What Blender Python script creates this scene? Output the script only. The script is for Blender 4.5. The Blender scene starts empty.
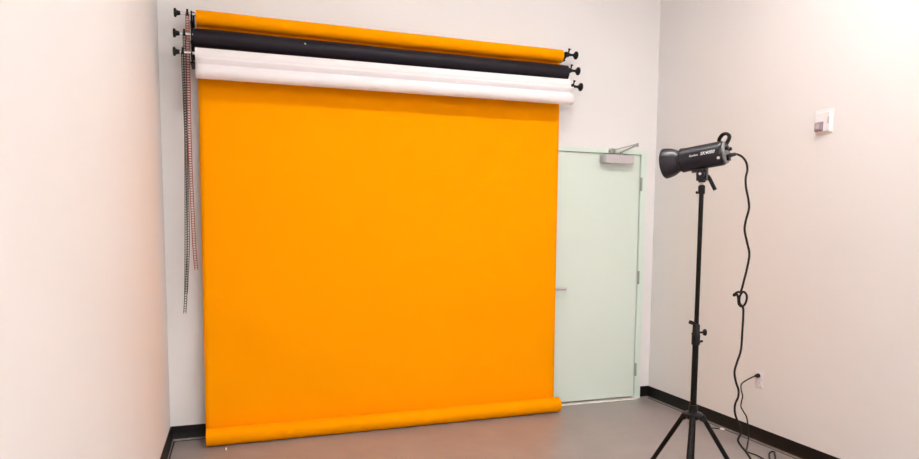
import bpy, bmesh, math, random
from mathutils import Vector, Matrix, Euler, Quaternion
random.seed(4)
PI = math.pi
col = bpy.context.scene.collection
W, D, H = 3.9216, -8.6, 4.25          # room width, front wall y, ceiling height

# ------------------------------------------------------------------ materials
def mat(name, color, rough=.5, metal=0., bump=0., bscale=200., var=0., vscale=3., spec=.5, emit=None, estr=0.,
        trans=0., coat=0., detail=3.):
    m = bpy.data.materials.new(name); m.use_nodes = True
    nt = m.node_tree; b = nt.nodes['Principled BSDF']
    b.inputs['Base Color'].default_value = (*color, 1)
    b.inputs['Roughness'].default_value = rough
    b.inputs['Metallic'].default_value = metal
    b.inputs['Specular IOR Level'].default_value = spec
    b.inputs['Transmission Weight'].default_value = trans
    b.inputs['Coat Weight'].default_value = coat
    if emit:
        b.inputs['Emission Color'].default_value = (*emit, 1); b.inputs['Emission Strength'].default_value = estr
    tc = nt.nodes.new('ShaderNodeTexCoord')
    if var:
        n = nt.nodes.new('ShaderNodeTexNoise'); n.inputs['Scale'].default_value = vscale; n.inputs['Detail'].default_value = detail
        nt.links.new(tc.outputs['Object'], n.inputs['Vector'])
        r = nt.nodes.new('ShaderNodeMapRange'); r.inputs['From Min'].default_value = .3; r.inputs['From Max'].default_value = .7
        r.inputs['To Min'].default_value = 1 - var; r.inputs['To Max'].default_value = 1 + var
        nt.links.new(n.outputs['Fac'], r.inputs['Value'])
        mx = nt.nodes.new('ShaderNodeVectorMath'); mx.operation = 'SCALE'
        mx.inputs[0].default_value = color
        nt.links.new(r.outputs['Result'], mx.inputs['Scale']); nt.links.new(mx.outputs['Vector'], b.inputs['Base Color'])
    if bump:
        n = nt.nodes.new('ShaderNodeTexNoise'); n.inputs['Scale'].default_value = bscale; n.inputs['Detail'].default_value = 2
        nt.links.new(tc.outputs['Object'], n.inputs['Vector'])
        bp = nt.nodes.new('ShaderNodeBump'); bp.inputs['Strength'].default_value = bump; bp.inputs['Distance'].default_value = .002
        nt.links.new(n.outputs['Fac'], bp.inputs['Height']); nt.links.new(bp.outputs['Normal'], b.inputs['Normal'])
    return m

M = {
 'wall': mat('wall_paint', (.82, .795, .782), .62, bump=.12, bscale=260, var=.008, vscale=1.5, spec=.3),
 'ceil': mat('ceiling_tile', (.78, .76, .73), .9),
 'floor': mat('polished_concrete', (.315, .268, .252), .30, var=.07, vscale=5, bump=.05, bscale=60, spec=.4, detail=8),
 'grout': mat('concrete_edge', (.30, .28, .265), .7, var=.15, vscale=30),
 'gap': mat('dark_gap', (.02, .017, .016), .9),
 'rubber': mat('black_rubber_base', (.006, .004, .004), .45, spec=.3),
 'orange': mat('orange_paper', (1.0, .345, .0), .95, bump=.05, bscale=500, var=.012, vscale=2, spec=.03),
 'black_paper': mat('black_paper', (.008, .0045, .010), .5, var=.1, vscale=12, spec=.25),
 'white_paper': mat('white_paper', (.87, .82, .83), .75, spec=.2, var=.01, vscale=6),
 'core': mat('cardboard_core', (.38, .25, .15), .85),
 'door': mat('mint_door_paint', (.72, .80, .715), .45, var=.008, vscale=3, spec=.4),
 'frame': mat('mint_frame_paint', (.71, .815, .725), .42, spec=.4),
 'steel': mat('brushed_steel', (.52, .52, .50), .35, metal=1.),
 'hinge': mat('hinge_steel', (.36, .37, .33), .45, metal=.7),
 'chrome': mat('chrome', (.85, .85, .86), .12, metal=1.),
 'closer': mat('closer_aluminium', (.62, .57, .58), .42, metal=.25),
 'closer_cap': mat('closer_cap_grey', (.45, .45, .44), .45, metal=.3),
 'black_plastic': mat('black_plastic', (.005, .0045, .005), .4, spec=.3),
 'black_metal': mat('black_metal', (.004, .003, .003), .38, spec=.2),
 'flash_body': mat('flash_body_black', (.0085, .0055, .0105), .34, var=.05, vscale=60, spec=.45),
 'reflector': mat('reflector_black', (.012, .008, .014), .36, spec=.5),
 'silver_inner': mat('silver_inner', (.7, .7, .7), .3, metal=1.),
 'tube': mat('flash_tube_glass', (.85, .85, .8), .2, spec=.6),
 'panel': mat('grey_panel', (.22, .21, .21), .45, var=.35, vscale=90),
 'letter': mat('white_lettering', (.85, .85, .85), .6),
 'red': mat('red_mark', (.55, .05, .04), .5),
 'chain_red': mat('red_brown_chain', (.42, .075, .035), .45, spec=.4),
 'chain_grey': mat('grey_chain', (.065, .06, .055), .4, metal=.2),
 'white_plastic': mat('white_plastic', (.86, .83, .84), .4),
 'ivory': mat('outlet_plastic', (.84, .79, .84), .4),
 'lens': mat('strobe_lens', (.30, .22, .29), .12, spec=.7),
 'lens_in': mat('strobe_reflector', (.85, .83, .85), .25, metal=.6),
 'lettering_grey': mat('grey_lettering', (.35, .27, .33), .6),
 'slot': mat('socket_slot', (.05, .05, .05), .6),
 'cord': mat('black_cord', (.004, .003, .003), .45, spec=.3),
 'scrap': mat('white_scrap', (.8, .78, .74), .8),
 'threshold': mat('pale_concrete_sill', (.74, .68, .63), .8, var=.1, vscale=25),
 'lamp': mat('lamp_diffuser', (.9, .9, .9), .5, emit=(.982, .970, .960), estr=17.),
 'fill_lamp': mat('fill_lamp_diffuser', (.9, .9, .9), .5, emit=(.982, .970, .960), estr=40.),
 'housing': mat('fixture_housing', (.8, .8, .8), .5),
}

# ------------------------------------------------------------------ helpers
def tag(o, label=None, cat=None, group=None, kind=None):
    if label: o['label'] = label
    if cat: o['category'] = cat
    if group: o['group'] = group
    if kind: o['kind'] = kind
    return o

ROOT = {}
def empty(name, loc=(0, 0, 0)):
    o = bpy.data.objects.new(name, None); o.location = loc; o.empty_display_size = .1
    col.objects.link(o); ROOT[o.name] = Vector(loc); return o

def build(name, bm, m, parent=None, smooth=None, xf=None, bevel=0., seg=2):
    """link a bmesh (in room coordinates) as one mesh object; parent offset is taken out"""
    if xf is not None: bmesh.ops.transform(bm, matrix=xf, verts=bm.verts)
    off = Vector((0, 0, 0))
    if parent is not None: off = ROOT[parent.name]
    else:
        # origin at the middle of the base
        xs = [v.co for v in bm.verts]
        lo = Vector((min(v.x for v in xs), min(v.y for v in xs), min(v.z for v in xs)))
        hi = Vector((max(v.x for v in xs), max(v.y for v in xs), max(v.z for v in xs)))
        off = Vector(((lo.x + hi.x) / 2, (lo.y + hi.y) / 2, lo.z))
    bmesh.ops.translate(bm, vec=-off, verts=bm.verts)
    bmesh.ops.recalc_face_normals(bm, faces=bm.faces)
    me = bpy.data.meshes.new(name); bm.to_mesh(me); bm.free()
    ms = m if isinstance(m, (list, tuple)) else [m]
    for k in ms: me.materials.append(M[k])
    o = bpy.data.objects.new(name, me); col.objects.link(o)
    if parent is not None:
        o.parent = parent; ROOT[o.name] = off
    else:
        o.location = off; ROOT[o.name] = off
    if bevel:
        b = o.modifiers.new('bevel', 'BEVEL'); b.width = bevel; b.segments = seg; b.limit_method = 'ANGLE'
        b.harden_normals = False
    if smooth:
        for f in me.polygons: f.use_smooth = True
        me.set_sharp_from_angle(angle=math.radians(smooth))
    return o

def box(bm, x0, x1, y0, y1, z0, z1, rot=None, piv=None):
    r = bmesh.ops.create_cube(bm, size=1)
    for v in r['verts']:
        v.co = Vector((x0 + (v.co.x + .5) * (x1 - x0), y0 + (v.co.y + .5) * (y1 - y0), z0 + (v.co.z + .5) * (z1 - z0)))
    if rot: bmesh.ops.rotate(bm, cent=piv or ((x0+x1)/2, (y0+y1)/2, (z0+z1)/2), matrix=rot, verts=r['verts'])
    return r['verts']

def B(*a, **k):
    bm = bmesh.new(); box(bm, *a, **k); return bm

def lathe(bm, prof, P, axis, n=32, cap=True):
    """prof: list of (distance along axis, radius) from point P"""
    ax = Vector(axis).normalized(); q = Vector((0, 0, 1)).rotation_difference(ax); P = Vector(P)
    rings = []
    for t, r in prof:
        rings.append([bm.verts.new(P + q @ Vector((r * math.cos(2*PI*i/n), r * math.sin(2*PI*i/n), t))) for i in range(n)])
    for a, b in zip(rings, rings[1:]):
        for i in range(n): bm.faces.new((a[i], a[(i+1) % n], b[(i+1) % n], b[i]))
    if cap:
        bm.faces.new(rings[0][::-1]); bm.faces.new(rings[-1])
    return bm

def L(prof, P, axis, n=32, cap=True): return lathe(bmesh.new(), prof, P, axis, n, cap)

def rod(bm, A, Bp, r, n=16, r2=None):
    A = Vector(A); Bp = Vector(Bp); d = Bp - A
    return lathe(bm, [(0, r), (d.length, r2 if r2 is not None else r)], A, d, n)

def catmull(pts, sub=6):
    P = [Vector(p) for p in pts]; out = []
    P = [2*P[0]-P[1]] + P + [2*P[-1]-P[-2]]
    for i in range(1, len(P)-2):
        for k in range(sub):
            t = k / sub; a, b, c, d = P[i-1], P[i], P[i+1], P[i+2]
            out.append(.5 * ((2*b) + (c-a)*t + (2*a-5*b+4*c-d)*t*t + (-a+3*b-3*c+d)*t**3))
    out.append(P[-2]); return out

def tube(bm, pts, r, n=10, sub=6, flat=None):
    P = catmull(pts, sub) if sub > 1 else [Vector(p) for p in pts]
    up = None; rings = []
    for i, p in enumerate(P):
        t = (P[min(i+1, len(P)-1)] - P[max(i-1, 0)])
        if t.length < 1e-9: t = Vector((0, 0, 1))
        t.normalize()
        if up is None:
            up = t.orthogonal().normalized()
        else:
            up = (up - t * up.dot(t))
            up = up.normalized() if up.length > 1e-6 else t.orthogonal().normalized()
        sd = t.cross(up)
        rings.append([bm.verts.new(p + (up * math.cos(2*PI*k/n) + sd * math.sin(2*PI*k/n)) * r) for k in range(n)])
    for a, b in zip(rings, rings[1:]):
        for k in range(n): bm.faces.new((a[k], a[(k+1) % n], b[(k+1) % n], b[k]))
    bm.faces.new(rings[0][::-1]); bm.faces.new(rings[-1])
    return bm

def text_bm(s, size, xf, ext=.0004, shear=0., bold=0., spacing=1.):
    cu = bpy.data.curves.new('t', 'FONT'); cu.body = s; cu.size = size; cu.extrude = ext; cu.shear = shear
    cu.offset = bold; cu.resolution_u = 3; cu.space_character = spacing
    cu.align_x = 'CENTER'; cu.align_y = 'CENTER'
    o = bpy.data.objects.new('t', cu); col.objects.link(o)
    bpy.context.view_layer.update()
    me = bpy.data.meshes.new_from_object(o.evaluated_get(bpy.context.evaluated_depsgraph_get()))
    bm = bmesh.new(); bm.from_mesh(me); bpy.data.objects.remove(o); bpy.data.curves.remove(cu); bpy.data.meshes.remove(me)
    bmesh.ops.transform(bm, matrix=xf, verts=bm.verts)
    return bm

def basis(o, x, y, z):
    m = Matrix.Identity(4)
    for i, v in enumerate((x, y, z)):
        v = Vector(v).normalized()
        for k in range(3): m[k][i] = v[k]
    for k in range(3): m[k][3] = o[k]
    return m

# ------------------------------------------------------------------ room shell
def struct(name, bm, m, parent=None, **k):
    o = build(name, bm, m, parent, **k)
    if parent is None: o['kind'] = 'structure'
    return o

DX0, DX1, DZ = 2.857, 3.771, 2.134     # door leaf
FW = .052                              # door frame face width
struct('floor', B(-.15, W+.15, D-.15, .15, -.1, 0), 'floor')
struct('ceiling', B(-.15, W+.15, D-.15, .15, H, H+.1), 'ceil')
struct('wall_left', B(-.15, 0, D, 0, 0, H), 'wall')
struct('wall_right', B(W, W+.15, D, 0, 0, H), 'wall')
struct('wall_front', B(-.15, W+.15, D-.15, D, 0, H), 'wall')
# back wall with the doorway opening cut out of its outline
bm = bmesh.new()
gx = [-.15, DX0-.03, DX1+.03, W+.15]; gz = [0, DZ+.03, H]
gv = {(i, j, k): bm.verts.new((gx[i], .15*k, gz[j])) for i in range(4) for j in range(3) for k in (0, 1)}
for i in range(3):
    for j in range(2):
        if (i, j) == (1, 0): continue
        for k in (0, 1): bm.faces.new([gv[q] for q in ((i, j, k), (i+1, j, k), (i+1, j+1, k), (i, j+1, k))])
for a, c in (((0,0),(1,0)), ((2,0),(3,0)), ((3,0),(3,1)), ((3,1),(3,2)), ((3,2),(2,2)), ((2,2),(1,2)), ((1,2),(0,2)), ((0,2),(0,1)), ((0,1),(0,0)), ((1,0),(1,1)), ((1,1),(2,1)), ((2,1),(2,0))):
    bm.faces.new((gv[(*a, 0)], gv[(*c, 0)], gv[(*c, 1)], gv[(*a, 1)]))
struct('wall_back', bm, 'wall')

# black rubber cove base
def base(name, A, Bp, nrm):
    A = Vector(A); Bp = Vector(Bp); n = Vector(nrm)
    prof = [(0, .014), (.015, .014), (.010, .024), (.006, .05), (.005, .098), (.003, .1025), (0, .1025)]
    bm = bmesh.new(); r = []
    for P in (A, Bp):
        r.append([bm.verts.new(P + n*d + Vector((0, 0, z))) for d, z in prof])
    for i in range(len(prof)):
        j = (i+1) % len(prof); bm.faces.new((r[0][i], r[0][j], r[1][j], r[1][i]))
    bm.faces.new(r[0]); bm.faces.new(r[1][::-1])
    return struct(name, bm, 'rubber')
base('baseboard_left', (0, D, 0), (0, 0, 0), (1, 0, 0))
base('baseboard_right', (W, D, 0), (W, 0, 0), (-1, 0, 0))
base('baseboard_back', (.006, 0, 0), (DX0-FW-.004, 0, 0), (0, -1, 0))
base('baseboard_corner', (DX1+FW+.012, 0, 0), (W-.006, 0, 0), (0, -1, 0))
base('baseboard_front', (.006, D, 0), (W-.006, D, 0), (0, 1, 0))
# concrete lip under the base and the dark joint in front of it
struct('trim_1', B(0, .012, D+.012, -.012, 0, .014), 'grout')
struct('trim_2', B(W-.012, W, D+.012, -.012, 0, .014), 'grout')
struct('trim_3', B(0, DX0-FW-.004, -.012, 0, 0, .014), 'grout')
struct('trim_4', B(DX1+FW+.012, W, -.012, 0, 0, .014), 'grout')
struct('trim_5', B(.018, .028, D+.03, -.02, -.001, .0012), 'gap')
struct('trim_6', B(W-.028, W-.018, D+.03, -.03, -.001, .0012), 'gap')
struct('trim_7', B(.018, DX0-FW-.01, -.028, -.018, -.001, .0012), 'gap')

# ------------------------------------------------------------------ door
door = empty('door_1', ((DX0+DX1)/2, 0, 0)); door['kind'] = 'structure'
tag(door, 'pale mint green steel door in the back wall beside the orange paper')
build('door_leaf', B(DX0+.003, DX1-.003, .008, .05, .019, DZ-.003), 'door', door, bevel=.0015)
bm = bmesh.new()
o = .010
box(bm, DX0-FW, DX0, -o, .13, 0, DZ+FW*.72)
box(bm, DX1, DX1+FW, -o, .13, 0, DZ+FW*.72)
box(bm, DX0-.001, DX1+.001, -o, .13, DZ, DZ+FW*.72)
box(bm, DX0-.001, DX0+.014, .052, .13, 0, DZ); box(bm, DX1-.014, DX1+.001, .052, .13, 0, DZ); box(bm, DX0, DX1, .052, .13, DZ-.014, DZ+.001)
build('door_frame', bm, 'frame', door, bevel=.002)
for z in (1.883, 1.076, .262):
    bm = bmesh.new()
    lathe(bm, [(-.057, .0075), (-.055, .0085), (-.019, .0085), (-.0185, .0075), (-.0175, .0085), (.0185, .0085), (.019, .0075), (.02, .0085), (.055, .0085), (.057, .0075)], (DX1+.004, -.013, z), (0, 0, 1), 14)
    box(bm, DX1-.006, DX1+.012, -.0125, -.009, z-.055, z+.055)
    build('hinge', bm, 'hinge', door, smooth=40)
# lever handle: rosette and lever pointing to the hinge side
bm = L([(0, .033), (.006, .033), (.009, .030), (.010, .012), (.045, .011), (.05, .010)], (2.925, .008, .998), (0, -1, 0), 28)
hd = build('door_handle', bm, 'steel', door, smooth=35)
bm = bmesh.new()
pts = [(2.92, -.045, .999), (2.945, -.047, 1.0), (2.985, -.048, 1.001), (3.03, -.048, 1.0), (3.043, -.046, .999), (3.047, -.03, .999), (3.047, -.018, .999)]
tube(bm, pts, .0125, 12)
for v in bm.verts: v.co.z = .999 + (v.co.z - .999) * 1.15
build('lever', bm, 'closer', hd, smooth=50)
# surface closer
cl = build('door_closer', B(3.392, 3.662, -.066, .008, 2.047, 2.119), 'closer', door, bevel=.006, seg=3)
build('end_cap', B(3.366, 3.394, -.064, .008, 2.049, 2.117), 'closer_cap', cl, bevel=.008, seg=3)
bm = bmesh.new()
lathe(bm, [(0, .016), (.018, .016), (.02, .012), (.032, .012)], (3.555, -.033, 2.117), (0, 0, 1), 18)
def bar(bm, A, Bp, w, t):
    A = Vector(A); Bp = Vector(Bp); d = (Bp-A); x = d.normalized(); y = Vector((0, 0, 1)).cross(x).normalized(); z = x.cross(y)
    r = bmesh.ops.create_cube(bm, size=1)['verts']
    for v in r: v.co = (A+Bp)/2 + x*v.co.x*d.length + y*v.co.y*w + z*v.co.z*t
bar(bm, (3.553, -.033, 2.143), (3.650, -.12, 2.200), .022, .010)
lathe(bm, [(0, .011), (.028, .011)], (3.650, -.12, 2.184), (0, 0, 1), 14)
bar(bm, (3.650, -.12, 2.206), (3.475, -.03, 2.158), .018, .009)
box(bm, 3.442, 3.50, -.03, -.010, 2.138, 2.172)
lathe(bm, [(0, .012), (.024, .012)], (3.478, -.034, 2.144), (0, 0, 1), 14)
build('closer_arm', bm, 'hinge', cl, smooth=35)
# pale chipped sill
bm = bmesh.new()
N = 40; top = []; bot = []
x0, x1 = DX0-.02, DX1+.035
for i in range(N+1):
    x = x0 + (x1-x0)*i/N; y = -.030 - random.uniform(0, .008) - (.012 if 27 < i < 30 else 0) + (.02 if i == N else 0)
    top.append((bm.verts.new((x, .12, .003)), bm.verts.new((x, y+.004, .004)), bm.verts.new((x, y, .0))))
for a, b in zip(top, top[1:]):
    bm.faces.new((a[0], a[1], b[1], b[0])); bm.faces.new((a[1], a[2], b[2], b[1]))
build('threshold', bm, 'threshold', door)
struct('trim_8', B(DX0-.02, DX1+.02, .13, .15, 0, DZ+.03), 'gap')

# ------------------------------------------------------------------ rollers shared bits
def expander(parent, x, y, z, side, knob='black_plastic'):
    """rod and knob of the roller, side -1 = left (chrome rod, chain wheel), +1 = right (black)"""
    if side < 0:
        e = build('roller_rod', L([(0, .010), (.105, .010)], (x+.03, y, z), (-1, 0, 0), 18), 'chrome', parent, smooth=40)
        bm = L([(0, .009), (.004, .013), (.022, .017), (.028, .027), (.030, .0285), (.038, .0285), (.041, .025)], (x-.062, y, z), (-1, 0, 0), 26)
        build('end_knob', bm, knob, e, smooth=40)
        return e
    bm = bmesh.new()
    lathe(bm, [(-.05, .015), (.004, .018), (.016, .021), (.018, .011), (.03, .010)], (x, y, z), (1, 0, 0), 20)
    e = build('roller_rod', bm, knob, parent, smooth=40)
    bm = L([(0, .013), (.01, .010), (.028, .0095), (.038, .015), (.049, .028), (.052, .031), (.062, .031), (.067, .025)], (x+.028, y, z), (1, 0, 0), 26)
    build('end_knob', bm, knob, e, smooth=40)
    return e

def wheel(parent, x, y, z, m):
    bm = L([(-.008, .012), (-.007, .018), (-.005, .018), (-.003, .013), (.003, .013), (.005, .018), (.007, .018), (.008, .012)], (x, y, z), (1, 0, 0), 24)
    # small locking tab on top
    box(bm, x-.006, x+.006, y-.004, y+.004, z+.012, z+.030)
    return build('chain_wheel', bm, m, parent, smooth=40)

def paper_roll_bm(xa, xb, y, z, r, wob=0.0, rise=0.0, skew=0.0):
    bm = bmesh.new(); n = 48; k = 60; rings = []
    for i in range(k+1):
        x = xa + (xb-xa)*i/k; dz = math.sin(i*.37)*wob + math.sin(i*.11+1)*wob*1.5 + rise*i/k
        rings.append([bm.verts.new((x, y + skew*(1-i/k) + r*math.cos(2*PI*j/n), z + dz + r*math.sin(2*PI*j/n))) for j in range(n)])
    for a, b in zip(rings, rings[1:]):
        for j in range(n): bm.faces.new((a[j], a[(j+1) % n], b[(j+1) % n], b[j]))
    # hollow ends: inset ring and short recess
    for ring, s in ((rings[0], 1), (rings[-1], -1)):
        zc = sum(v.co.z for v in ring)/n; yc = sum(v.co.y for v in ring)/n; inn = [bm.verts.new((v.co.x, yc + (v.co.y-yc)*.62, zc + (v.co.z-zc)*.62)) for v in ring]
        dp = [bm.verts.new((v.co.x + s*.03, v.co.y, v.co.z)) for v in inn]
        for j in range(n):
            q = (j+1) % n
            bm.faces.new((ring[j], ring[q], inn[q], inn[j])); bm.faces.new((inn[j], inn[q], dp[q], dp[j]))
        bm.faces.new(dp)
    return bm

def core(parent, xa, xb, y, z, r, rise=0., skew=0.):
    n = 32
    for x0_, x1_, zz, yy in ((xa, xa+.05, z, y+skew), (xb-.05, xb, z+rise, y)):
        bm = bmesh.new()
        o1 = [[bm.verts.new((x, yy + rr*math.cos(2*PI*j/n), zz + rr*math.sin(2*PI*j/n))) for j in range(n)] for x, rr in ((x0_, r), (x1_, r), (x1_, r*.9), (x0_, r*.9))]
        for a in range(4):
            for j in range(n):
                bm.faces.new((o1[a][j], o1[a][(j+1) % n], o1[(a+1) % 4][(j+1) % n], o1[(a+1) % 4][j]))
        build('cardboard_core', bm, 'core', parent, smooth=40)

Y1, Y2, Y3 = -.118, -.158, -.205        # roller distances from the wall
Z1, Z2, Z3 = 2.856, 2.716, 2.592
# ------------------------------------------------------------------ orange backdrop
bd = empty('paper_backdrop', (1.6, -.12, 0))
tag(bd, 'orange seamless paper backdrop unrolled from the top roller down to the floor', 'backdrop')
build('upper_roll', paper_roll_bm(.243, 2.924, Y1, Z1, .047, .0006), 'orange', bd, smooth=40)
core(bd, .241, 2.926, Y1, Z1, .0285)
# hanging sheet: real thickness, slight waves, and it runs into the floor roll
FR, FY = .060, -.172
bm = bmesh.new(); nx, nz = 90, 80; g = []
ztop, zbot = Z1, FR
for i in range(nx+1):
    u = i/nx; row = []
    for j in range(nz+1):
        t = j/nz; z = ztop + (zbot-ztop)*t
        x = .243 + (2.938-.243)*u - .008*t*(1-u) - .018*t*u
        y = (Y1 + .046)*(1-t) + (FY - .028*(1-u) + FR + .004)*t
        y += math.sin(x*2.1+z*1.1+.5)*.0035*math.sin(PI*t)**.5 + math.sin(x*5.3-z*2.3)*.0012*math.sin(PI*t)
        y -= .020*math.exp(-((u)/.035)**2)*math.exp(-((z-2.38)/.12)**2)*0
        # soft diagonal dent in the lower left and light ripples above the roll
        y += .012*math.exp(-(((x-.55)+(z-.55)*.7)/.22)**2)*math.exp(-((z-.45)/.35)**2)
        y -= .006*math.exp(-(((x-.95)-(z-.25)*.5)/.16)**2)*math.exp(-((z-.35)/.25)**2)
        row.append(bm.verts.new((x, y, z)))
    g.append(row)
for i in range(nx):
    for j in range(nz): bm.faces.new((g[i][j], g[i][j+1], g[i+1][j+1], g[i+1][j]))
sh = build('hanging_sheet', bm, 'orange', bd, smooth=60)
so = sh.modifiers.new('thickness', 'SOLIDIFY'); so.thickness = .0009; so.offset = 0
build('floor_roll', paper_roll_bm(.239, 2.930, FY, FR+.001, FR, .0004, 0, -.028), 'orange', bd, smooth=40)
core(bd, .237, 2.932, FY, FR, .036, 0., -.028)
e = expander(bd, .212, Y1, Z1+.018, -1); wheel(e, .190, Y1, Z1+.018, 'black_plastic')
expander(bd, 2.968, Y1, Z1+.018, 1)

# ------------------------------------------------------------------ black and white rolls
br = empty('paper_roll', (1.6, Y2, Z2))
tag(br, 'rolled-up black seamless paper on the middle wall roller', 'paper roll')
build('rolled_paper', paper_roll_bm(.226, 2.947, Y2, Z2, .059, .0007), 'black_paper', br, smooth=40)
core(br, .228, 2.945, Y2, Z2, .036)
bm = bmesh.new()   # small white fleck on the front of the roll
tube(bm, [(.925, Y2-.0565, Z2+.014), (.930, Y2-.0575, Z2+.018), (.934, Y2-.0585, Z2+.010)], .003, 8, 3)
build('white_fleck', bm, 'scrap', br)
e = expander(br, .207, Y2, Z2+.018, -1); wheel(e, .170, Y2, Z2+.018, 'black_plastic')
expander(br, 2.968, Y2, Z2+.026, 1)

wr = empty('paper_roll', (1.6, Y3, Z3))
tag(wr, 'rolled-up white seamless paper with a loose lower flap on the bottom wall roller', 'paper roll')
build('rolled_paper', paper_roll_bm(.236, 2.942, Y3, Z3, .050, .0002, .018), 'white_paper', wr, smooth=40)
core(wr, .238, 2.940, Y3, Z3, .030, .018)
# loose end: leaves the roll in front and curls back under itself
bm = bmesh.new(); k = 60; n = 44; rows = []
xa, xb = .236, 2.968
cz, cy, rr = Z3-.104, Y3-.012, .044
for i in range(k+1):
    u = i/k; x = xa + (xb-xa)*u; row = []
    dz = .018*u
    prof = [(Y3-.0485, Z3-.015+dz), (Y3-.043, Z3-.030+dz), (Y3-.033, Z3-.044+dz), (Y3-.022, Z3-.054+dz), (Y3-.024, Z3-.060+dz)]
    for a in range(n):
        an = PI*.62 + a/(n-1)*PI*1.75; q = rr*(1-.12*a/(n-1))
        prof.append((cy + q*math.cos(an), cz + dz + q*math.sin(an)))
    for (yy, zz) in prof: row.append(bm.verts.new((x, yy, zz)))
    rows.append(row)
for a, b in zip(rows, rows[1:]):
    for j in range(len(a)-1): bm.faces.new((a[j], a[j+1], b[j+1], b[j]))
fl = build('loose_flap', bm, 'white_paper', wr, smooth=60)
so = fl.modifiers.new('thickness', 'SOLIDIFY'); so.thickness = .0012; so.offset = 0
e = expander(wr, .207, Y3, Z3+.014, -1); wheel(e, .162, Y3, Z3+.014, 'black_plastic')
expander(wr, 2.968, Y3, Z3+.018, 1)
tag(br, group=None); 

# ------------------------------------------------------------------ wall brackets
def bracket(xc, label, s):
    w = empty('wall_bracket', (xc, 0, 2.45)); tag(w, label, 'bracket', 'steel roller brackets')
    build('back_plate', B(xc-.013, xc+.013, -.006, 0, 2.575, 2.925), 'black_metal', w, bevel=.002)
    for z in (2.60, 2.78, 2.91):
        build('screw', L([(0, .007), (.003, .006), (.004, .003)], (xc, -.006, z), (0, -1, 0), 14), 'steel', w, smooth=40)
    for (y, z) in ((Y1, Z1+.018), (Y2, Z2+.02), (Y3, Z3)):
        # arm: a side plate in the y-z plane ending in an open hook that cradles the rod
        bm = bmesh.new(); t = .004
        pr = [(-.004, z-.045), (-.004, z-.012)]
        pr += [(y+.030, z-.010), (y+.024, z+.012), (y+.014, z+.014), (y+.012, z+.0)]
        pr += [(y+.011*math.cos(a), z-.011*math.sin(a)) for a in (0.3, .9, 1.57, 2.2, 2.8)]
        pr += [(y-.012, z+.016), (y-.022, z+.016), (y-.026, z-.012), (y-.012, z-.030), (y+.02, z-.036)]
        a_ = [bm.verts.new((xc-t, p[0], p[1])) for p in pr]; b_ = [bm.verts.new((xc+t, p[0], p[1])) for p in pr]
        f1 = bm.faces.new(a_); f2 = bm.faces.new(b_[::-1])
        for i in range(len(pr)):
            j = (i+1) % len(pr); bm.faces.new((a_[i], b_[i], b_[j], a_[j]))
        bmesh.ops.triangulate(bm, faces=[f1, f2])
        # fold-out flange that joins the hook to the plate
        box(bm, xc-.012, xc+.012, y+.02, -.006, z-.044, z-.036)
        build('hook', bm, 'black_metal', w)
bracket(.2155, 'black steel three-hook bracket holding the left ends of the paper rollers', -1)
bracket(2.958, 'black steel three-hook bracket holding the right ends of the paper rollers', 1)
# clamp tabs on the right rollers
for par, x, y, z in ((bd, 2.985, Y1, Z1+.018), (br, 2.988, Y2, Z2+.026), (wr, 2.988, Y3, Z3+.018)):
    bm = bmesh.new()
    lathe(bm, [(0, .006), (.022, .006), (.028, .010), (.034, .010)], (x, y, z+.012), (.25, -.1, 1), 12)
    build('clamp_tab', bm, 'black_plastic', par, smooth=40)

# ------------------------------------------------------------------ pull chains
def chain(label, pts, m, y0, y1, w=.0145):
    """endless loop of flat ladder links: down one strand, round the bottom, up the other"""
    P = catmull([(x, 0, z) for x, z in pts], 10)
    def at(z):
        for a, b in zip(P, P[1:]):
            if a.z >= z >= b.z: t = (a.z-z)/max(1e-9, a.z-b.z); return a.x + (b.x-a.x)*t
        return P[-1].x if z < P[-1].z else P[0].x
    zt, zb = P[0].z-.010, P[-1].z; pitch = .0165; r = .0019
    bm = bmesh.new()
    n = int((zt-zb)/pitch)
    for s in (0, 1):
        for i in range(n):
            za = zt - i*pitch; zc = za - pitch
            if zc < zb: break
            f = (zt-za)/(zt-zb); y = y0 + (y1-y0)*f + (.009 if s else -.009)*(1 if f < .94 else (1-f)/.06)
            xc, xd = at(za), at(zc); h = w/2
            c = [(xc-h, y, za), (xc+h, y, za), (xd+h, y, zc), (xd-h, y, zc)]
            for q in ((0, 1), (1, 2), (3, 0)): rod(bm, c[q[0]], c[q[1]], r, 6)
    for sx in (-1, 1):      # short bights over the wheel
        rod(bm, (P[0].x+sx*w/2, y0-.009, zt), (P[0].x+sx*w/2, y0-.009, zt+.010), r, 6); rod(bm, (P[0].x+sx*w/2, y0+.009, zt), (P[0].x+sx*w/2, y0+.009, zt+.010), r, 6)
        rod(bm, (P[0].x+sx*w/2, y0-.0095, zt+.010), (P[0].x+sx*w/2, y0+.0095, zt+.010), r, 6)
    o = build('pull_chain', bm, m)
    tag(o, label, 'chain', 'roller pull chains')
chain('red-brown looped pull chain hanging from the top roller, nearest the orange paper', [(.190, Z1+.018), (.187, 2.58), (.183, 2.0), (.190, 1.5), (.1955, 1.3), (.203, 1.186)], 'chain_red', Y1, Y1, .0195)
chain('grey looped pull chain hanging from the middle roller, lowest reaching of the chains', [(.170, Z2+.018), (.165, 2.3), (.158, 1.9), (.145, 1.4), (.133, 1.05), (.122, .897)], 'chain_grey', Y2, Y2+.02)
chain('grey looped pull chain from the bottom roller, ending just above the lowest chain end', [(.160, Z3+.014), (.163, 2.3), (.166, 1.9), (.160, 1.4), (.146, 1.15), (.138, 1.04)], 'chain_grey', Y3, Y3+.03)

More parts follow.
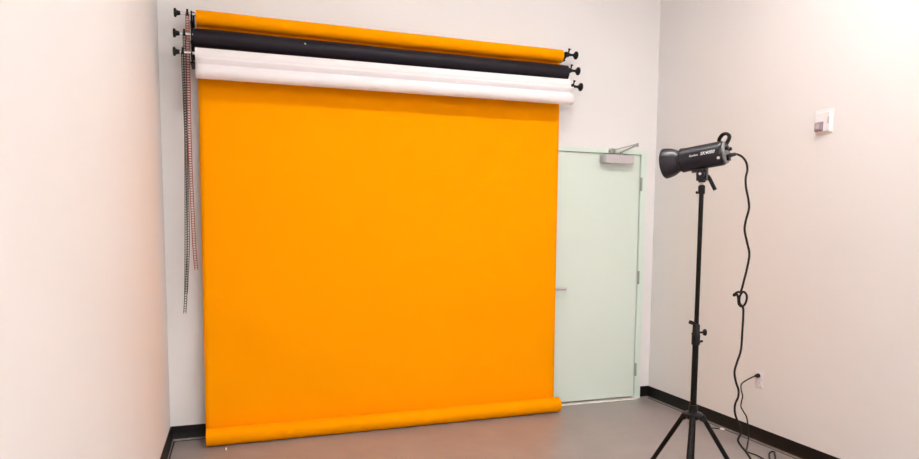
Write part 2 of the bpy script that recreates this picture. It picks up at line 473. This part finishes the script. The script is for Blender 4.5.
# ------------------------------------------------------------------ fire alarm strobe on the right wall
fa = empty('fire_alarm', (W, -1.695, 2.09))
tag(fa, 'white fire alarm strobe high on the right wall', 'alarm')
X = W
build('housing', B(X-.020, X, -1.757, -1.647, 2.10, 2.225), 'white_plastic', fa, bevel=.007, seg=3)
build('wall_plate', B(X-.006, X, -1.765, -1.640, 2.090, 2.240), 'white_plastic', fa, bevel=.003)
# strobe: clear faceted dome over a small metal reflector, at the back-wall side
bm = bmesh.new()
r = box(bm, X-.034, X-.019, -1.712, -1.652, 2.106, 2.166)
for v in r:
    if v.co.x < X-.03:
        v.co.y = -1.682 + (v.co.y+1.682)*.8; v.co.z = 2.136 + (v.co.z-2.136)*.8
build('strobe_lens', bm, 'lens', fa, bevel=.003)
build('strobe_reflector', B(X-.0362, X-.0338, -1.694, -1.668, 2.122, 2.150), 'lens_in', fa, bevel=.001)
build('lettering', text_bm('FIRE', .022, basis((X-.0204, -1.744, 2.168), (0, 0, -1), (0, -1, 0), (-1, 0, 0)), .0004), 'lettering_grey', fa)

# ------------------------------------------------------------------ wall outlet
ol = empty('wall_outlet', (W, -1.282, .39))
tag(ol, 'white duplex wall outlet low on the right wall with a black plug in it', 'outlet')
build('cover_plate', B(X-.006, X, -1.317, -1.247, .39, .508), 'ivory', ol, bevel=.003)
for z in (.477, .423):
    s = build('socket', B(X-.009, X-.004, -1.299, -1.265, z-.015, z+.015), 'white_plastic', ol, bevel=.003)
    bm = bmesh.new()
    box(bm, X-.0095, X-.0085, -1.291, -1.289, z-.003, z+.007); box(bm, X-.0095, X-.0085, -1.276, -1.274, z-.003, z+.007)
    lathe(bm, [(0, .0025), (.001, .0025)], (X-.0085, -1.282, z-.009), (-1, 0, 0), 8)
    build('socket_slots', bm, 'slot', s)

# ------------------------------------------------------------------ light stand
ST = Vector((2.512, -2.31, 0))
stand = empty('light_stand', ST)
tag(stand, 'black telescopic light stand with three spread legs in front of the right wall', 'light stand')
TOPZ = 1.698; HUB = .605
lean = -.006
def sp(z): return Vector((ST.x + lean*(1-z/1.7)*0 , ST.y, z))
build('upper_tube', L([(0, .0105), (TOPZ-1.01, .0105)], sp(1.01), (0, 0, 1), 20), 'black_metal', stand, smooth=40)
build('top_collar', L([(0, .0135), (.003, .0155), (.037, .0155), (.040, .0125)], sp(TOPZ-.042), (0, 0, 1), 20), 'black_plastic', stand, smooth=40)
build('top_stud', L([(0, .008), (.012, .008), (.014, .006), (.018, .006), (.02, .008), (.045, .008)], sp(TOPZ-.006), (0, 0, 1), 16), 'steel', stand, smooth=40)
build('lower_tube', L([(0, .0145), (1.02-.30, .0145)], sp(.30), (0, 0, 1), 20), 'black_metal', stand, smooth=40)
c1 = build('upper_collar', L([(0, .018), (.004, .0195), (.045, .0195), (.055, .017), (.095, .0165), (.10, .013)], sp(.945), (0, 0, 1), 24), 'black_plastic', stand, smooth=40)
# wing knob to the right, small bolt heads left
bm = bmesh.new(); rod(bm, sp(1.005)+Vector((.015, -.008, 0)), sp(1.005)+Vector((.034, -.012, 0)), .005)
lathe(bm, [(0, .006), (.003, .015), (.010, .017), (.014, .008)], sp(1.005)+Vector((.032, -.012, 0)), (1, -.2, 0), 10)
build('knob', bm, 'black_plastic', c1, smooth=40)
bm = bmesh.new(); rod(bm, sp(1.05)+Vector((-.008, -.004, -.002)), sp(1.05)+Vector((-.026, -.004, .001)), .005)
r = box(bm, ST.x-.045, ST.x-.019, ST.y-.009, ST.y+.001, 1.045, 1.062, rot=Matrix.Rotation(.35, 3, 'Y'))
build('wing_bolt', bm, 'black_plastic', c1, bevel=.002)
bm = bmesh.new(); rod(bm, sp(1.0)+Vector((-.012, -.006, 0)), sp(1.0)+Vector((-.027, -.006, 0)), .0055)
build('bolt_head', bm, 'black_plastic', c1, smooth=40)
bm = bmesh.new(); rod(bm, sp(.96)+Vector((.012, -.006, 0)), sp(.96)+Vector((.033, -.006, .002)), .0055)
build('bolt_head', bm, 'black_plastic', c1, smooth=40)
# leg hub, sliding lower collar
hub = build('leg_hub', L([(0, .028), (.004, .031), (.018, .031), (.022, .045), (.026, .046), (.03, .044), (.034, .021), (.07, .019)], sp(HUB-.02), (0, 0, 1), 28), 'black_plastic', stand, smooth=35)
low = build('lower_collar', L([(0, .020), (.003, .023), (.04, .023), (.043, .019)], sp(.27), (0, 0, 1), 24), 'black_plastic', stand, smooth=35)
import math as _m
az0 = math.radians(268)      # leg towards the camera side
tocam = math.atan2(-4.80-ST.y, .453-ST.x) - math.radians(4)
for k in range(3):
    a = tocam + k*2*PI/3
    d = Vector((math.cos(a), math.sin(a), 0))
    A = sp(HUB-.004) + d*.045; R = .415; F = Vector((ST.x, ST.y, .012)) + d*R
    lg = bmesh.new(); rod(lg, A, F, .0115, 14)
    box_c = A
    lo = build('leg', lg, 'black_metal', stand, smooth=40)
    dirn = (F-A).normalized()
    build('rubber_foot', L([(-.045, .0125), (-.04, .015), (-.004, .015), (.0, .012)], F, dirn, 16), 'black_plastic', lo, smooth=40)
    bk = bmesh.new(); rod(bk, sp(HUB-.006)+d*.02, A+dirn*.03, .013, 12)
    build('leg_joint', bk, 'black_plastic', lo, smooth=40)
    # strut from the lower collar to the leg
    mid = A + (F-A)*.56
    sb = bmesh.new(); rod(sb, sp(.29)+d*.02, mid, .0075, 10)
    lathe(sb, [(-.012, .012), (.012, .012)], mid, d.cross(Vector((0, 0, 1))), 12)
    build('strut', sb, 'black_metal', stand, smooth=40)

# ------------------------------------------------------------------ studio flash head
AX = Vector((-.504, .863, -.115)).normalized()      # pointing direction
C = Vector((2.488, -2.300, 1.823))                          # middle of the body axis
SD = AX.cross(Vector((0, 0, 1))).normalized()               # right of the pointing direction
UPV = SD.cross(AX).normalized()
fl = empty('studio_flash', (ST.x, ST.y, TOPZ))
tag(fl, 'black cylindrical studio flash head with a flared reflector on top of the stand', 'studio flash')
def pa(t, s=0, u=0): return C + AX*t + SD*s + UPV*u
body = build('body', L([(-.128, .044), (-.125, .050), (-.119, .054), (-.112, .0555), (.055, .0555), (.060, .057), (.069, .057), (.071, .054), (.074, .050)], C, AX, 44), 'flash_body', fl, smooth=38)
rf = bmesh.new(); n = 48
prof = [(.070, .046), (.074, .0485), (.082, .049), (.090, .0525), (.104, .0605), (.120, .0665), (.136, .070), (.148, .072), (.152, .0725), (.154, .071), (.151, .070), (.136, .068), (.120, .0645), (.104, .058), (.090, .049), (.080, .044), (.080, .03), (.080, .012)]
lathe(rf, prof, C, AX, n, cap=False)
ref = build('reflector', rf, 'reflector', fl, smooth=50)
bm = bmesh.new()
lathe(bm, [(.081, .036), (.090, .034), (.108, .032), (.120, .025), (.124, .010)], C, AX, 28)
build('flash_tube_dome', bm, 'tube', ref, smooth=50)
# body ribs (vent slots) on the underside rear, seams
rp = build('rear_panel', L([(-.136, .045), (-.133, .049), (-.1275, .050)], C, AX, 40), 'panel', fl, smooth=40)
bm = bmesh.new()
for (s, u, r_) in ((.022, -.012, .010), (.022, .016, .008), (-.02, .016, .009)):
    lathe(bm, [(-.150, r_*.85), (-.147, r_), (-.135, r_)], C + SD*s + UPV*u, AX, 16)
build('dial', bm, 'black_plastic', rp, smooth=40)
bm = bmesh.new()
vs = box(bm, -.014, .014, -.009, .009, -.003, .003)
bmesh.ops.transform(bm, matrix=basis(pa(-.137, -.004, .03), SD, UPV, AX), verts=bm.verts)
build('display', bm, 'slot', rp)
bm = bmesh.new()
vs = box(bm, -.013, .013, -.010, .010, -.008, .003)
bmesh.ops.transform(bm, matrix=basis(pa(-.138, 0.0, -.028), SD, UPV, AX), verts=bm.verts)
build('power_inlet', bm, 'black_plastic', rp)
# carrying handle: a loop over the rear top edge
bm = bmesh.new()
hp = [pa(-.104, 0, .050), pa(-.108, 0, .068), pa(-.122, 0, .082), pa(-.138, 0, .084), pa(-.150, 0, .073), pa(-.149, 0, .060), pa(-.142, 0, .048), pa(-.135, 0, .038)]
tube(bm, hp, .0075, 10, 5)
for v in bm.verts:
    d = (v.co - C).dot(SD); v.co += SD*d*1.1
build('carry_handle', bm, 'black_plastic', fl, smooth=60)
# tilting bracket below the body
bm = bmesh.new()
def obox(bm, c, hx, hy, hz, ex=(1, 0, 0), ey=(0, 1, 0), ez=(0, 0, 1)):
    r = bmesh.ops.create_cube(bm, size=2)['verts']
    ex, ey, ez = Vector(ex).normalized(), Vector(ey).normalized(), Vector(ez).normalized()
    for v in r: v.co = Vector(c) + ex*v.co.x*hx + ey*v.co.y*hy + ez*v.co.z*hz
AH = Vector((AX.x, AX.y, 0)).normalized()
pv = sp(TOPZ+.030)
obox(bm, pv+Vector((0, 0, .026)), .024, .013, .036, AH, SD, (0, 0, 1))
obox(bm, pa(-.005, 0, -.056), .032, .013, .010, AX, SD, UPV)
lathe(bm, [(-.028, .018), (-.024, .020), (.024, .020), (.028, .018)], pv+Vector((0, 0, .018)), SD, 20)
brk = build('tilt_bracket', bm, 'flash_body', fl, bevel=.003, smooth=35)
build('stand_socket', L([(0, .014), (.002, .0165), (.010, .0165), (.016, .015)], sp(TOPZ+.012), (0, 0, 1), 20), 'black_plastic', brk, smooth=40)
bm = bmesh.new()
p0 = pv + SD*.028 + Vector((0, 0, .020)) - AH*.002
tube(bm, [p0, p0 - AH*.016 + SD*.006 + Vector((0, 0, -.012)), p0 - AH*.034 + SD*.006 + Vector((0, 0, -.045)), p0 - AH*.048 + SD*.006 + Vector((0, 0, -.072))], .0090, 10, 4)
build('tilt_lever', bm, 'black_plastic', brk, smooth=50)
bm = bmesh.new(); rod(bm, sp(TOPZ-.034)+AH*.010, sp(TOPZ-.034)+AH*.024, .005, 12)
lathe(bm, [(0, .006), (.006, .007), (.008, .005)], sp(TOPZ-.034)+AH*.018, AH, 10)
build('lock_knob', bm, 'black_plastic', stand, smooth=40)
# the round white badge faces the camera side; red mark beside it
CAMSIDE = SD if SD.dot(Vector((.453, -4.80, 0)) - C) > 0 else -SD
bc = pv + Vector((0, 0, .020)) + CAMSIDE*.0282
bm = bmesh.new(); cube = bmesh.ops.create_cube(bm, size=2)['verts']
for v in cube: v.co = bc + (AH*v.co.x + Vector((0, 0, 1))*v.co.z)*.0055 + CAMSIDE*v.co.y*.0008
bmesh.ops.rotate(bm, cent=bc, matrix=Matrix.Rotation(PI/4, 3, CAMSIDE), verts=bm.verts)
build('white_mark', bm, 'letter', brk)
bm = bmesh.new(); obox(bm, pv + Vector((0, 0, .045)) + CAMSIDE*.0128 + AH*.0215, .0022, .0008, .018, AH, SD, (0, 0, 1))
build('red_stripe', bm, 'red', brk)
# lettering and round badge wrapped on the camera side of the body
def wrap_text(s, size, t0, ang, **k):
    """text on the cylinder; reading direction runs to the rear of the head"""
    bm = text_bm(s, size, Matrix.Identity(4), .0003, **k)
    R = .0556
    for v in bm.verts:
        x, y, z = v.co
        a = ang + y/R
        rad = CAMSIDE*math.cos(a) + UPV*math.sin(a)
        v.co = C - AX*(x - t0) + rad*(R + z)
    return bm
build('small_lettering', wrap_text('Godox', .0145, -.004, .10, shear=0), 'letter', fl)
build('large_lettering', wrap_text('SK400II', .0205, -.066, .12, shear=.25, bold=.0002), 'letter', fl)
bm = bmesh.new()
rad = (CAMSIDE*math.cos(-.45) + UPV*math.sin(-.45)); cc = pa(-.112) + rad*.0553
lathe(bm, [(0, .0068), (.0012, .0068), (.002, .005)], cc, rad, 16)
build('round_badge', bm, 'letter', fl, smooth=40)

# ------------------------------------------------------------------ cords
cord = [(2.545,-2.425,1.818),(2.562,-2.425,1.824),(2.585,-2.420,1.829),(2.6,-2.417,1.832),(2.621,-2.413,1.832),(2.642,-2.421,1.819),(2.657,-2.428,1.794),(2.66,-2.432,1.762),(2.652,-2.433,1.726),(2.653,-2.437,1.681),(2.662,-2.445,1.627),(2.663,-2.449,1.586),(2.649,-2.449,1.536),(2.642,-2.451,1.491),(2.651,-2.459,1.436),(2.66,-2.467,1.382),(2.649,-2.469,1.319),(2.635,-2.469,1.264),(2.621,-2.468,1.214),(2.608,-2.462,1.209),(2.594,-2.455,1.198),(2.598,-2.452,1.192),(2.608,-2.458,1.198),(2.612,-2.462,1.182),(2.613,-2.466,1.155),(2.626,-2.471,1.143),(2.639,-2.477,1.155),(2.641,-2.484,1.183),(2.633,-2.486,1.203),(2.618,-2.483,1.212),(2.606,-2.478,1.19),(2.609,-2.476,1.16),(2.624,-2.481,1.140),(2.628,-2.481,1.106),(2.623,-2.485,1.038),(2.615,-2.49,.947),(2.597,-2.489,.892),(2.585,-2.489,.847),(2.59,-2.495,.802),(2.6,-2.502,.766),(2.598,-2.504,.734),(2.585,-2.502,.702),(2.582,-2.505,.666),(2.591,-2.511,.63),(2.604,-2.519,.594),(2.605,-2.521,.566),(2.593,-2.52,.539),(2.606,-2.527,.512),(2.627,-2.536,.485),(2.647,-2.546,.453),(2.668,-2.557,.413),(2.70,-2.57,.3),(2.73,-2.58,.15),(2.78,-2.57,.03),(2.9,-2.5,.0062),(3.1,-2.35,.0062),(3.3,-2.2,.0062)]
pc = build('power_cord', tube(bmesh.new(), cord, .0050, 10, 5), 'cord', smooth=60)
tag(pc, 'black power cord hanging knotted from the rear of the studio flash', 'cord')
build('strain_relief', tube(bmesh.new(), [(2.545,-2.425,1.818),(2.562,-2.425,1.824),(2.585,-2.420,1.829),(2.598,-2.4175,1.8315)], .0085, 12, 4), 'cord', pc, smooth=60)
c2 = [(3.884,-1.275,.470),(3.878,-1.26,.462),(3.872,-1.207,.426),(3.862,-1.176,.394),(3.852,-1.184,.36),(3.842,-1.212,.317),(3.838,-1.208,.274),(3.834,-1.21,.239),(3.83,-1.238,.214),(3.83,-1.27,.183),(3.83,-1.284,.139),(3.825,-1.30,.09),(3.81,-1.318,.04),(3.785,-1.338,.012),(3.73,-1.39,.0062),(3.68,-1.44,.0062),(3.680,-1.473,.0062),(3.689,-1.516,.0062),(3.683,-1.574,.0062),(3.664,-1.644,.0062),(3.69,-1.66,.0062),(3.722,-1.60,.0062),(3.745,-1.572,.0062),(3.765,-1.553,.0062),(3.787,-1.528,.0062),(3.82,-1.505,.0062),(3.845,-1.496,.0062),(3.852,-1.510,.0062),(3.835,-1.53,.0062),(3.815,-1.545,.0062),(3.80,-1.57,.0062),(3.765,-1.60,.0062),(3.74,-1.65,.0062),(3.70,-1.8,.0062),(3.6,-2.0,.0062),(3.45,-2.1,.0062)]
ec = build('extension_cord', tube(bmesh.new(), c2, .0048, 10, 5), 'cord', smooth=60)
tag(ec, 'black extension cord plugged into the wall outlet and trailing on the floor', 'cord')
bm = bmesh.new(); lathe(bm, [(0, .0135), (.004, .015), (.018, .0145), (.030, .009), (.036, .006)], (3.9135, -1.284, .477), (-1, .22, -.14), 16)
build('plug', bm, 'cord', ec, smooth=50)

# ------------------------------------------------------------------ bits on the floor
def scrap(name, pts, z, m, label, cat):
    bm = bmesh.new(); a = [bm.verts.new((x, y, 0.0005)) for x, y in pts]; b = [bm.verts.new((x, y, z)) for x, y in pts]
    bm.faces.new(a[::-1]); bm.faces.new(b)
    for i in range(len(pts)): j = (i+1) % len(pts); bm.faces.new((a[i], a[j], b[j], b[i]))
    tag(build(name, bm, m), label, cat)
scrap('paint_chip', [(3.868, -1.0), (3.895, -.992), (3.900, -.965), (3.884, -.955), (3.868, -.972)], .006, 'scrap', 'small white chip on the floor by the right baseboard', 'debris')
scrap('dark_strip', [(3.815, -.930), (3.825, -.918), (3.868, -.952), (3.872, -.975), (3.860, -.972)], .004, 'rubber', 'thin dark scrap on the floor by the right baseboard', 'debris')
scrap('plaster_crumb', [(.362, -.318), (.370, -.320), (.370, -.282), (.364, -.280)], .008, 'scrap', 'tiny white crumb on the floor below the left end of the orange roll', 'debris')

# ------------------------------------------------------------------ ceiling lights (front one inferred from shadows, rear one added as fill)
def fixture(x0, x1, y, label, m='lamp'):
    t = empty('ceiling_light', ((x0+x1)/2, y, H-.08)); tag(t, label, 'ceiling light', 'linear ceiling lights')
    bm = bmesh.new(); box(bm, x0, x1, y-.07, y+.07, H-.055, H)
    box(bm, x0, x1, y-.07, y-.062, H-.08, H-.05); box(bm, x0, x1, y+.062, y+.07, H-.08, H-.05)
    box(bm, x0, x0+.008, y-.062, y+.062, H-.08, H-.05); box(bm, x1-.008, x1, y-.062, y+.062, H-.08, H-.05)
    build('fixture_body', bm, 'housing', t)
    build('diffuser', B(x0+.01, x1-.01, y-.06, y+.06, H-.072, H-.06), m, t)
fixture(1.3, 3.3, -2.5, 'long white linear ceiling light over the room nearest the orange backdrop')
fixture(1.2, 3.6, -7.6, 'added linear fill light, unseen at the far end behind the camera', 'fill_lamp')  # unseen lamp added to light the back wall more evenly

w = bpy.data.worlds.new('World'); bpy.context.scene.world = w; w.use_nodes = True
w.node_tree.nodes['Background'].inputs[0].default_value = (.8, .85, 1, 1); w.node_tree.nodes['Background'].inputs[1].default_value = .3

# ------------------------------------------------------------------ camera
f, cy = 644.501, 284.556
cd = bpy.data.cameras.new('camera'); cam = bpy.data.objects.new('camera', cd); col.objects.link(cam)
cd.sensor_fit = 'HORIZONTAL'; cd.sensor_width = 36; cd.lens = f*36/919; cd.shift_y = (cy-229.5)/919; cd.clip_start = .02
R3 = Vector((.94467, -.32796, .00689)); U3 = Vector((.02141, .0826, .99635)); F3 = Vector((.32734, .94107, -.08505))
cam.matrix_world = basis((.45335, -4.80356, 1.48372), R3, U3, -F3)
sc = bpy.context.scene; sc.camera = cam
sc.view_settings.view_transform = 'Standard'; sc.view_settings.look = 'None'; sc.view_settings.gamma = 1
sc.view_settings.use_curve_mapping = False; sc.view_settings.exposure = 2.66
